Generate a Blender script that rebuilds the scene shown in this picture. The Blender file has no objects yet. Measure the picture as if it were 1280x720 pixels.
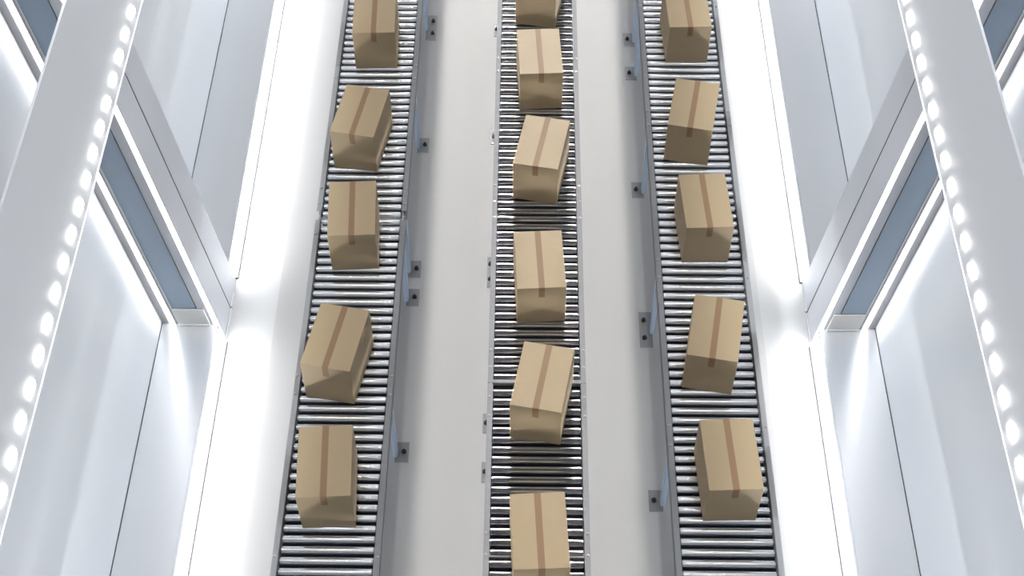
import bpy, bmesh, math
from mathutils import Vector, Matrix
C = bpy.context.scene.collection
R = math.radians

# ------------------------------------------------------------------ materials
def mat(name, col, rough=0.5, metal=0.0, spec=0.5, emit=None, strength=0.0, noise=0.0, nscale=8.0, bump=0.0, coat=0.0):
    m = bpy.data.materials.new(name); m.use_nodes = True
    nt = m.node_tree; b = nt.nodes['Principled BSDF']
    b.inputs['Base Color'].default_value = (*col, 1)
    b.inputs['Roughness'].default_value = rough
    b.inputs['Metallic'].default_value = metal
    b.inputs['Specular IOR Level'].default_value = spec
    b.inputs['Coat Weight'].default_value = coat
    if emit:
        b.inputs['Emission Color'].default_value = (*emit, 1)
        b.inputs['Emission Strength'].default_value = strength
    if noise or bump:
        tc = nt.nodes.new('ShaderNodeTexCoord'); n = nt.nodes.new('ShaderNodeTexNoise')
        n.inputs['Scale'].default_value = nscale; n.inputs['Detail'].default_value = 4
        nt.links.new(tc.outputs['Object'], n.inputs['Vector'])
        if noise:
            mx = nt.nodes.new('ShaderNodeMix'); mx.data_type = 'RGBA'
            mx.inputs['A'].default_value = (*[max(0, c * (1 - noise)) for c in col], 1)
            mx.inputs['B'].default_value = (*[min(1, c * (1 + noise)) for c in col], 1)
            nt.links.new(n.outputs['Fac'], mx.inputs['Factor'])
            nt.links.new(mx.outputs['Result'], b.inputs['Base Color'])
        if bump:
            bp = nt.nodes.new('ShaderNodeBump'); bp.inputs['Strength'].default_value = bump; bp.inputs['Distance'].default_value = 0.002
            nt.links.new(n.outputs['Fac'], bp.inputs['Height']); nt.links.new(bp.outputs['Normal'], b.inputs['Normal'])
    return m

M = {
 'floor':   mat('floor_white', (0.58, 0.58, 0.58), 0.5, spec=0.22, noise=0.012, nscale=0.8),
 'lit_floor':  mat('floor_painted_lit', (0.64, 0.65, 0.66), 0.45, spec=0.3),  # floor tone with the brighter wall-side light put into its colour
 'wall':    mat('wall_panel', (0.80, 0.84, 0.90), 0.28, spec=0.6),
 'shelf':   mat('shelf_white', (0.80, 0.82, 0.85), 0.22, metal=0.55),
 'column':  mat('column_panel', (0.68, 0.70, 0.76), 0.3),
 'beam':    mat('beam_panel', (0.80, 0.82, 0.86), 0.4),
 'blue':    mat('blue_grey_panel', (0.42, 0.52, 0.65), 0.22, spec=0.6),
 'channel': mat('channel_grey', (0.42, 0.42, 0.44), 0.35),
 'plinth':  mat('plinth_white', (0.90, 0.90, 0.88), 0.4),
 'dark':    mat('dark_gap', (0.02, 0.025, 0.035), 0.6),
 'bright':  mat('bright_edge', (0.85, 0.87, 0.9), 0.25),
 'led':     mat('led_strip', (1, 1, 1), 0.5, emit=(1.0, 1.0, 1.0), strength=20.0),
 'ledcol':  mat('led_column_strip', (1, 1, 1), 0.5, emit=(1.0, 1.0, 1.0), strength=8.0),
 'lamp':    mat('led_lamp', (1, 1, 1), 0.5, emit=(1.0, 0.99, 0.95), strength=16.0),
 'steel':   mat('roller_steel', (0.72, 0.74, 0.77), 0.18, metal=0.88),
 'rail':    mat('rail_steel', (0.40, 0.41, 0.43), 0.7, metal=0.15, spec=0.15, noise=0.06, nscale=60),
 'leg':     mat('leg_painted_steel', (0.38, 0.47, 0.60), 0.3, metal=0.4),
 'foot':    mat('foot_plate_grey', (0.30, 0.30, 0.31), 0.5, metal=0.3),
 'bolt':    mat('bolt_black', (0.03, 0.03, 0.035), 0.4, metal=0.5),
 'tray':    mat('tray_dark_steel', (0.045, 0.055, 0.08), 0.45, metal=0.2),
 'lip':     mat('lip_grey', (0.16, 0.16, 0.17), 0.6, spec=0.2),
 'pin':     mat('pin_zinc', (0.6, 0.6, 0.62), 0.3, metal=0.9),
 'card':    mat('cardboard', (0.50, 0.385, 0.24), 0.55, spec=0.35, noise=0.03, nscale=14, bump=0.08),
 'tape':    mat('packing_tape', (0.34, 0.215, 0.125), 0.55, spec=0.3),
}

# ------------------------------------------------------------------ helpers
def link(o, parent=None):
    C.objects.link(o)
    if parent: o.parent = parent
    return o
def obj(name, bm, m, parent=None, smooth=False):
    me = bpy.data.meshes.new(name)
    bmesh.ops.recalc_face_normals(bm, faces=bm.faces[:])
    bm.to_mesh(me); bm.free()
    for k in (m if isinstance(m, (list, tuple)) else [m]): me.materials.append(k)
    if smooth:
        for p in me.polygons: p.use_smooth = True
        try: me.set_sharp_from_angle(angle=R(35))
        except Exception: pass
    return link(bpy.data.objects.new(name, me), parent)
def empty(name, loc=(0, 0, 0), rz=0.0):
    o = bpy.data.objects.new(name, None); o.location = loc; o.rotation_euler = (0, 0, rz)
    o.empty_display_size = 0.2
    return link(o)
def tag(o, label, cat, group=None):
    o['label'] = label; o['category'] = cat
    if group: o['group'] = group
    return o
def struct(o):
    o['kind'] = 'structure'; return o
def add_box(bm, x0, x1, y0, y1, z0, z1, bev=0.0):
    r = bmesh.ops.create_cube(bm, size=1.0)
    vs = r['verts']
    for v in vs:
        v.co = Vector(((x0 + x1) / 2 + v.co.x * (x1 - x0), (y0 + y1) / 2 + v.co.y * (y1 - y0), (z0 + z1) / 2 + v.co.z * (z1 - z0)))
    if bev:
        es = set(e for v in vs for e in v.link_edges)
        bmesh.ops.bevel(bm, geom=list(es), offset=bev, segments=2, affect='EDGES', profile=0.6)
    return bm
def add_prism(bm, poly, y0, y1):
    a = [bm.verts.new((x, y0, z)) for x, z in poly]; b = [bm.verts.new((x, y1, z)) for x, z in poly]
    n = len(poly)
    bm.faces.new(a); bm.faces.new(b[::-1])
    for i in range(n):
        j = (i + 1) % n
        bm.faces.new((a[i], b[i], b[j], a[j]))
    return bm
def add_cyl(bm, p, q, r, seg=16, bev=0.0):
    p = Vector(p); q = Vector(q); d = q - p
    rot = d.to_track_quat('Z', 'Y').to_matrix().to_4x4()
    res = bmesh.ops.create_cone(bm, cap_ends=True, segments=seg, radius1=r, radius2=r, depth=d.length,
                                matrix=Matrix.Translation((p + q) / 2) @ rot)
    if bev:
        es = [e for e in set(e for v in res['verts'] for e in v.link_edges) if any(len(f.verts) > 4 for f in e.link_faces)]
        bmesh.ops.bevel(bm, geom=es, offset=bev, segments=3, affect='EDGES')
    return bm

# ------------------------------------------------------------------ hall geometry (metres, floor at z = 0)
XL, XR, LEAN = -2.690, 2.611, 0.12
YA, YB = -12.0, 30.0          # extent of hall along the conveyors
ZT = 8.0                     # height of the leaning side walls
CY0, CY1, CYS = 7.607, 8.33, 7.985   # column near face, far face, seam
SH = 0.27                    # height of the shelf in front of each wall
def fx(s, off, z):           # leaning coordinate: off = metres behind the column front plane
    return (XL - off - LEAN * z) if s < 0 else (XR + off + LEAN * z)
def lean(bm, s, o0, o1, z0, z1, y0, y1):
    return add_prism(bm, [(fx(s, o0, z0), z0), (fx(s, o1, z0), z0), (fx(s, o1, z1), z1), (fx(s, o0, z1), z1)], y0, y1)

# floor
bm = bmesh.new(); add_box(bm, -2.268, 2.19, YA, YB, -0.15, 0.0)
struct(obj('floor', bm, M['floor']))
for s, nm in ((-1, 'floor_lit_1'), (1, 'floor_lit_2')):  # outer floor bands, coloured paler to stand for brighter-lit floor
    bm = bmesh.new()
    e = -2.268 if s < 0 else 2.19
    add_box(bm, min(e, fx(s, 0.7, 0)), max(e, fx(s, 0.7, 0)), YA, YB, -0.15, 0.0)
    struct(obj(nm, bm, M['lit_floor']))

WIDE = 0.49
for s, side in ((-1, 'left'), (1, 'right')):
    bm = bmesh.new(); lean(bm, s, WIDE, WIDE + 0.2, SH + 0.012, ZT, YA, YB)
    w = struct(obj('wall_' + side, bm, M['wall']))
    bm = bmesh.new(); lean(bm, s, WIDE - 0.003, WIDE + 0.18, SH, SH + 0.012, YA, YB)
    obj('gasket', bm, M['dark'], w)
    bm = bmesh.new(); lean(bm, s, 0.012, WIDE + 0.2, 0.0, SH, YA, YB)
    struct(obj('trim_3' if s < 0 else 'trim_4', bm, M['shelf']))
    # glowing strips on the front of the shelf, either side of the column
    for y0, y1, which in ((YA, CY0 - 0.005, 'near'), (CY1 + 0.005, YB, 'far')):
        t = empty('light_strip', (fx(s, 0, 0), (y0 + y1) / 2, 0))
        place = ('on the near side of the column' if which == 'near'
                 else 'beyond the column')
        tag(t, 'glowing strip at the foot of the %s wall, %s' % (side, place), 'light', 'light strips along the foot of the walls')
        inv = Matrix.Translation(-t.location)
        bm = bmesh.new(); lean(bm, s, -0.004, 0.010, 0.03, SH - 0.045, y0, y1); bm.transform(inv)
        obj('diffuser', bm, M['led'], t)
        bm = bmesh.new(); lean(bm, s, -0.022, 0.010, 0.0, 0.022, y0, y1); bm.transform(inv)
        obj('lower_lip', bm, M['lip'], t)
        bm = bmesh.new(); lean(bm, s, -0.008, 0.010, SH - 0.04, SH, y0, y1); bm.transform(inv)
        obj('upper_lip', bm, M['shelf'], t)

    # column
    col = empty('wall_column', (fx(s, 0.25, 0), (CY0 + CY1) / 2, 0))
    tag(col, 'leaning white column with lit edges and blue grey side panel on the %s wall' % side, 'column', 'columns on the side walls')
    inv = Matrix.Translation(-col.location)
    def part(nm, m, *boxes, parent=col):
        bm = bmesh.new()
        for b in boxes: lean(bm, s, *b)
        bm.transform(inv)
        return obj(nm, bm, m, parent)
    zt = ZT - 0.4
    part('core', M['dark'], (0.003, WIDE - 0.002, 0.0 + 0.001, zt - 0.01, CY0 + 0.03, CY1 - 0.01))
    part('front_plate', M['column'], (0.0, 0.03, 0.001, zt, CYS + 0.009, CY1))
    part('front_plate', M['column'], (0.0, 0.03, 0.001, zt, CY0 + 0.022, CYS - 0.009))
    part('light_strip', M['ledcol'], (-0.004, 0.026, 0.02, zt, CY0 - 0.004, CY0 + 0.02))
    part('side_plate', M['column'], (0.027, 0.112, SH, zt, CY0, CY0 + 0.03))
    pn = part('side_panel', M['blue'], (0.125, 0.338, SH + 0.2, zt, CY0 + 0.004, CY0 + 0.03))
    part('panel_edge', M['bright'], (0.110, 0.113, SH + 0.2, zt, CY0 - 0.003, CY0 + 0.02), (0.338, 0.346, SH, zt, CY0 - 0.006, CY0 + 0.03))
    part('channel', M['channel'], (0.346, 0.372, SH, zt, CY0, CY0 + 0.03), (0.425, WIDE - 0.002, SH, zt, CY0 + 0.004, CY0 + 0.03), (0.37, 0.427, SH, zt, CY0 + 0.014, CY0 + 0.03))
    part('light_strip', M['ledcol'], (0.381, 0.416, SH + 0.01, zt, CY0 - 0.004, CY0 + 0.012))
    part('plinth', M['plinth'], (0.06, 0.337, SH, SH + 0.215, CY0 - 0.016, CY0 + 0.003))
    part('plinth_edge', M['bright'], (0.06, 0.337, SH, SH + 0.018, CY0 - 0.03, CY0 - 0.016))
    part('base_trim', M['bright'], (-0.012, -0.001, 0.0, 0.02, CY0 + 0.04, CYS - 0.01), (-0.012, -0.001, 0.0, 0.02, CYS + 0.01, CY1 - 0.18))

    # beam with its row of lamps
    bz0, bz1 = 3.017, 3.997
    be = empty('wall_beam', (fx(s, 0, bz0), 8.0, bz0))
    tag(be, 'broad pale beam with a row of small bright lamps along its inner edge, on the %s wall' % side, 'beam', 'beams on the side walls')
    inv = Matrix.Translation(-be.location)
    part('fascia', M['beam'], (-0.03, -0.012, bz0, bz1, YA, YB), parent=be)
    part('lower_lip', M['bright'], (-0.040, -0.03, bz0 - 0.002, bz0 + 0.006, YA, YB), parent=be)
    part('mount', M['channel'], (-0.012, 0.0, bz0 + 0.1, bz1 - 0.1, CY0 + 0.05, CY1), parent=be)
    proto = None
    y0l = 8.45; k0 = -26
    for k in range(k0, 32):
        y = y0l + k * 0.2505
        z = bz0 + 0.112
        if proto is None:
            bm = bmesh.new()
            bmesh.ops.create_uvsphere(bm, u_segments=16, v_segments=10, radius=1.0)
            bm.transform(Matrix.Diagonal((0.022, 0.070, 0.029, 1)))
            proto = obj('lamp', bm, M['lamp'], be, smooth=True); o = proto
        else:
            o = proto.copy(); link(o, be)
        o.location = Vector((fx(s, -0.034, z), y, z)) - be.location

# ------------------------------------------------------------------ roller conveyors
ZR = 0.95            # top of the rollers
RR = 0.0305           # roller radius
PITCH = 0.0896
HALF = 0.395
bm = bmesh.new(); add_cyl(bm, (-0.345, 0, 0), (0.345, 0, 0), RR, 28, bev=0.005)
me_roller = obj('roller', bm, M['steel'], smooth=True); ROLLER = me_roller.data; bpy.data.objects.remove(me_roller)
bm = bmesh.new(); add_cyl(bm, (-0.36, 0, 0), (0.36, 0, 0), 0.006, 8)
t_ = obj('axle', bm, M['dark'], smooth=True); AXLE = t_.data; bpy.data.objects.remove(t_)
bm = bmesh.new(); add_cyl(bm, (0, 0, 0), (0, 0, 0.009), 0.013, 6, bev=0.002); bmesh.ops.create_uvsphere(bm, u_segments=10, v_segments=6, radius=0.006, matrix=Matrix.Translation((0, 0, 0.009)))
t_ = obj('bolt', bm, M['pin']); BOLT = t_.data; bpy.data.objects.remove(t_)
bm = bmesh.new(); add_cyl(bm, (0, 0, 0), (0, 0, 0.016), 0.024, 6, bev=0.003); add_cyl(bm, (0, 0, 0.016), (0, 0, 0.034), 0.012, 12)
t_ = obj('anchor_bolt', bm, M['bolt']); ANCHOR = t_.data; bpy.data.objects.remove(t_)

def inst(name, me, loc, parent):
    o = bpy.data.objects.new(name, me); o.location = loc
    return link(o, parent)

def conveyor(xc, y0, y1, phase, bolts, feet, label, joint_bar=None, narrow_r=False, rolls=None, bracket=None):
    ry0, ry1 = rolls or (y0, y1)
    yc = (y0 + y1) / 2
    t = empty('roller_conveyor', (xc, yc, 0))
    tag(t, label, 'conveyor', 'roller conveyor sections')
    for sg in (-1, 1):
        bm = bmesh.new()
        xi, xo = sg * 0.353, sg * HALF
        zt, zb = ZR + 0.03, ZR - 0.09
        a, b = min(xi, xi + sg * 0.006), max(xi, xi + sg * 0.006)
        add_box(bm, a, b, y0 - yc, y1 - yc, zb, zt - 0.0005)
        a, b = min(xi, xo), max(xi, xo)
        add_box(bm, a, b, y0 - yc, y1 - yc, zt - 0.005, zt)
        add_box(bm, a, b, y0 - yc, y1 - yc, zb - 0.005, zb)
        a, b = min(xo, xo - sg * 0.005), max(xo, xo - sg * 0.005)
        add_box(bm, a, b, y0 - yc, y1 - yc, zt - 0.02, zt - 0.004)
        rail = obj('rail', bm, M['rail'], t)
        for yb in bolts:
            inst('bolt', BOLT, (sg * 0.378, yb - yc, zt), rail)
    bm = bmesh.new()
    add_box(bm, -0.353, 0.353, y0 - yc, y1 - yc, ZR - 0.075, ZR - 0.070)
    obj('under_tray', bm, M['tray'], t)
    k = math.ceil((ry0 + 0.03 - phase) / PITCH)
    while phase + k * PITCH < ry1 - 0.03:
        yy = phase + k * PITCH; k += 1
        r = inst('roller', ROLLER, (0, yy - yc, ZR - RR), t)
        inst('axle', AXLE, (0, 0, 0), r)
    if joint_bar:
        for yj in joint_bar:
            bm = bmesh.new(); add_box(bm, -0.353, 0.353, yj - yc - 0.016, yj - yc + 0.016, ZR - 0.055, ZR - 0.012, bev=0.003)
            obj('cross_plate', bm, M['rail'], t)
    if bracket:
        for sg in (-1, 1):
            bm = bmesh.new()
            xa, xb = sg * 0.359, sg * 0.366
            add_box(bm, min(xa, xb), max(xa, xb), bracket - 0.10 - yc, bracket + 0.10 - yc, ZR - 0.085, ZR + 0.012)
            add_cyl(bm, (xb, bracket - 0.03 - yc, ZR - 0.02), (xb + sg * 0.016, bracket - 0.03 - yc, ZR - 0.02), 0.012, 6)
            add_cyl(bm, (xb, bracket + 0.025 - yc, ZR - 0.02), (xb + sg * 0.016, bracket + 0.025 - yc, ZR - 0.02), 0.012, 6)
            obj('joint_bracket', bm, M['pin'], t)
    # legs: feet = list of (y, plate bolt offsets)
    for yf, offs in feet:
        ext = max(abs(o) for o in offs)
        for sg in (-1, 1):
            bm = bmesh.new()
            xa = sg * 0.372
            yl = yf - 0.02
            # open channel leg: web and two flanges
            add_box(bm, min(xa, xa + sg * 0.006), max(xa, xa + sg * 0.006), yl - 0.03 - yc, yl + 0.03 - yc, 0.008, ZR - 0.02)
            for q in (-1, 1):
                x2 = xa - sg * 0.035
                add_box(bm, min(xa, x2), max(xa, x2), yl + q * 0.03 - 0.003 - yc, yl + q * 0.03 + 0.003 - yc, 0.008, ZR - 0.1)
            leg = obj('leg', bm, M['leg'], t)
            bm = bmesh.new()
            reach = (0.085 if sg < 0 else 0.03) if narrow_r else 0.097
            x2 = xa + sg * reach; x1 = xa - sg * 0.02
            add_box(bm, min(x1, x2), max(x1, x2), yf - ext - 0.10 - yc, yf + ext + 0.10 - yc, 0.0, 0.008, bev=0.002)
            obj('foot_plate', bm, M['foot'], leg)
            if reach > 0.05:
                for o_ in offs:
                    inst('anchor_bolt', ANCHOR, (xa + sg * 0.055, yf + o_ - yc, 0.008), leg)
        bm = bmesh.new(); add_box(bm, -0.372, 0.372, yf - 0.045 - yc, yf + 0.005 - yc, 0.45, 0.49)
        obj('cross_brace', bm, M['leg'], t)
    return t

XCL, XCC, XCR = -1.430, 0.120, 1.535
Y_0, Y_1 = 2.4, 13.6
LJ, CJ, RJ = 8.285, 6.505, 11.30
one = (0.0,)
conveyor(XCL, Y_0, LJ - 0.058, 5.471, (3.26, 4.76, 4.94, 6.38, 6.56, 8.06), [(6.45, one), (4.80, (-.1, .1)), (8.13, one)],
         'left roller conveyor, the nearer section below the joint in its rails', rolls=(Y_0, LJ + 0.02), bracket=LJ)
conveyor(XCL, LJ + 0.055, Y_1, 5.471, (8.42, 8.60, 10.03, 10.21, 11.7, 11.88, 13.3), [(8.47, one), (10.09, one), (11.87, (-.1, .1)), (13.2, one)],
         'left roller conveyor, the farther section above the joint in its rails', rolls=(LJ - 0.037, Y_1))
conveyor(XCC, Y_0, CJ - 0.006, 5.549, (3.2, 4.97, 5.15, 6.19, 6.37), [(6.26, one), (4.5, (-.1, .1)), (2.9, one)],
         'middle roller conveyor, the nearer section below its joint', joint_bar=(4.99,), narrow_r=True)
conveyor(XCC, CJ + 0.006, Y_1, 8.478, (6.66, 6.83, 8.27, 8.46, 8.65, 10.14, 10.32, 11.8, 12.0), [(6.75, one), (8.44, (-.09, .09)), (10.21, one), (11.84, one), (13.3, one)],
         'middle roller conveyor, the farther section above its joint', joint_bar=(6.55,), narrow_r=True)
conveyor(XCR, Y_0, RJ - 0.012, 5.569, (4.3, 4.48, 5.93, 6.11, 7.61, 7.80, 9.43, 9.61, 11.1), [(2.8, one), (4.3, one), (6.0, one), (7.78, (-.1, .1)), (9.5, one), (11.17, one)],
         'right roller conveyor, the long section carrying the cartons in view')
conveyor(XCR, RJ + 0.012, Y_1, 5.569, (11.5, 11.68, 13.2), [(11.7, one), (13.2, one)],
         'right roller conveyor, the section at the very top of the picture')

# ------------------------------------------------------------------ cartons
BW, BL, BH = 0.40, 0.61, 0.450
def carton(x, y, a, label):
    t = empty('cardboard_box', (x, y, ZR), R(a))
    tag(t, label, 'box', 'cardboard boxes on the conveyors')
    return t
def carton_parts(t):
    bm = bmesh.new(); add_box(bm, -BW / 2, BW / 2, -BL / 2, BL / 2, 0.0, BH, bev=0.004)
    obj('carton', bm, M['card'], t)
    # tape: one strip over the top and folded down both ends
    w = 0.0245; e = 0.0015; d = 0.118; yb = BL / 2
    bm = bmesh.new()
    path = [(-yb - e, BH - d), (-yb - e, BH - 0.002), (-yb + 0.003, BH + e), (yb - 0.003, BH + e), (yb + e, BH - 0.002), (yb + e, BH - d)]
    inner = [(-yb + 0.002, BH - d), (-yb + 0.002, BH - 0.005), (-yb + 0.006, BH - 0.003), (yb - 0.006, BH - 0.003), (yb - 0.002, BH - 0.005), (yb - 0.002, BH - d)]
    rows = []
    for (py, pz), (qy, qz) in zip(path, inner):
        rows.append([bm.verts.new((-w, py, pz)), bm.verts.new((w, py, pz)), bm.verts.new((w, qy, qz)), bm.verts.new((-w, qy, qz))])
    for i in range(len(rows) - 1):
        for j in range(4):
            k = (j + 1) % 4
            bm.faces.new((rows[i][j], rows[i][k], rows[i + 1][k], rows[i + 1][j]))
    bm.faces.new(rows[0]); bm.faces.new(rows[-1][::-1])
    obj('tape', bm, M['tape'], t)
ordn = ['topmost', 'second', 'third', 'fourth', 'fifth', 'sixth', 'seventh']
boxes = [
 ('left',   [(-1.438, 10.507, 1.8), (-1.473, 9.164, -9.7), (-1.450, 7.995, 3.4), (-1.472, 6.642, -10.3), (-1.450, 5.506, 3.3)]),
 ('middle', [(0.157, 11.13, -10.5), (0.139, 9.965, 3.3), (0.157, 8.791, -10.8), (0.137, 7.450, 3.4), (0.159, 6.279, -10.3), (0.134, 4.946, 3.1)]),
 ('right',  [(1.555, 10.620, 2.5), (1.529, 9.278, -10.6), (1.549, 8.113, 2.9), (1.531, 6.764, -10.0), (1.552, 5.597, 2.5)]),
]
first = None
for line, lst in boxes:
    for i, (x, y, a) in enumerate(lst):
        pose = 'turned askew' if a < -5 else 'set almost square'
        lab = 'brown taped cardboard box, %s, %s from the top on the %s conveyor' % (pose, ordn[i] if i else 'first', line)
        t = carton(x, y, a, lab)
        if first is None:
            carton_parts(t); first = t
        else:
            for ch in first.children:
                c = ch.copy(); link(c, t)

# ------------------------------------------------------------------ light
def area(name, loc, rot, sx, sy, power, col=(1, 1, 1), spread=180):
    l = bpy.data.lights.new(name, 'AREA'); l.shape = 'RECTANGLE'; l.size = sx; l.size_y = sy
    l.energy = power; l.color = col; l.spread = R(spread)
    o = bpy.data.objects.new(name, l); o.location = loc; o.rotation_euler = rot
    return link(o)
for sg, side in ((-1, 'left'), (1, 'right')):
    # long soft ceiling light over each outer conveyor
    area('ceiling_light_' + side, (sg * 2.95, 11.5, 11.4), (0, 0, 0), 1.5, 43, 190)
    # unseen narrow-beam fill added to brighten each outer conveyor
    x0, x1 = (-2.36, -1.03) if sg < 0 else (1.13, 2.40)
    area('conveyor_fill_' + side, ((x0 + x1) / 2, 7.0, 11.3), (0, 0, 0), x1 - x0, 26, 30, spread=2.5)
    # added unseen fill: narrow beam crossing the hall to brighten the opposite wall
    ang = math.atan(0.45)
    xe = (-2.268 if sg < 0 else 2.19) - sg * 0.45 * 11.6          # edge ray, lands just outside the conveyor
    wd = 4.6
    xc = xe + sg * wd / 2 * math.cos(ang)
    area('wall_fill_' + side, (xc, 7.0, 11.6 + wd / 2 * math.sin(ang)), (0, -sg * ang, 0), wd, 26, 190, (0.97, 0.985, 1.0), spread=3)
el = R(31)      # narrow beam from the far end of the hall down the middle line
area('far_spot_light', (0.06, 8.5 + 22 * math.cos(el), ZR + 22 * math.sin(el)), (-(math.pi / 2 - el), 0, 0), 1.9, 8, 54, (1.0, 0.975, 0.94), 0.8)
area('end_light', (0, 27, 9.0), (R(66), 0, R(180)), 5, 3, 550)

w = bpy.data.worlds.new('world'); bpy.context.scene.world = w; w.use_nodes = True
bg = w.node_tree.nodes['Background']
bg.inputs['Color'].default_value = (0.80, 0.88, 1.0, 1); bg.inputs['Strength'].default_value = 0.02

# ------------------------------------------------------------------ camera
cam = bpy.data.cameras.new('camera'); co = bpy.data.objects.new('camera', cam); link(co)
cam.sensor_width = 36; cam.lens = 1778 / 1280 * 36; cam.clip_end = 200
p, yw, rl = R(51.5414), R(-0.6945), R(-0.0642)
fw = Vector((math.sin(yw) * math.cos(p), math.cos(yw) * math.cos(p), -math.sin(p)))
rt = Vector((math.cos(yw), -math.sin(yw), 0)); up = rt.cross(fw)
rt2 = math.cos(rl) * rt + math.sin(rl) * up; up2 = -math.sin(rl) * rt + math.cos(rl) * up
m3 = Matrix((rt2, up2, -fw)).transposed()
co.matrix_world = Matrix.Translation((0, 0, 9.4453 + ZR)) @ m3.to_4x4()
sc = bpy.context.scene; sc.camera = co
sc.cycles.diffuse_bounces = 1
sc.view_settings.view_transform = 'Standard'; sc.view_settings.look = 'None'
sc.view_settings.gamma = 1; sc.view_settings.exposure = 0; sc.view_settings.use_curve_mapping = False
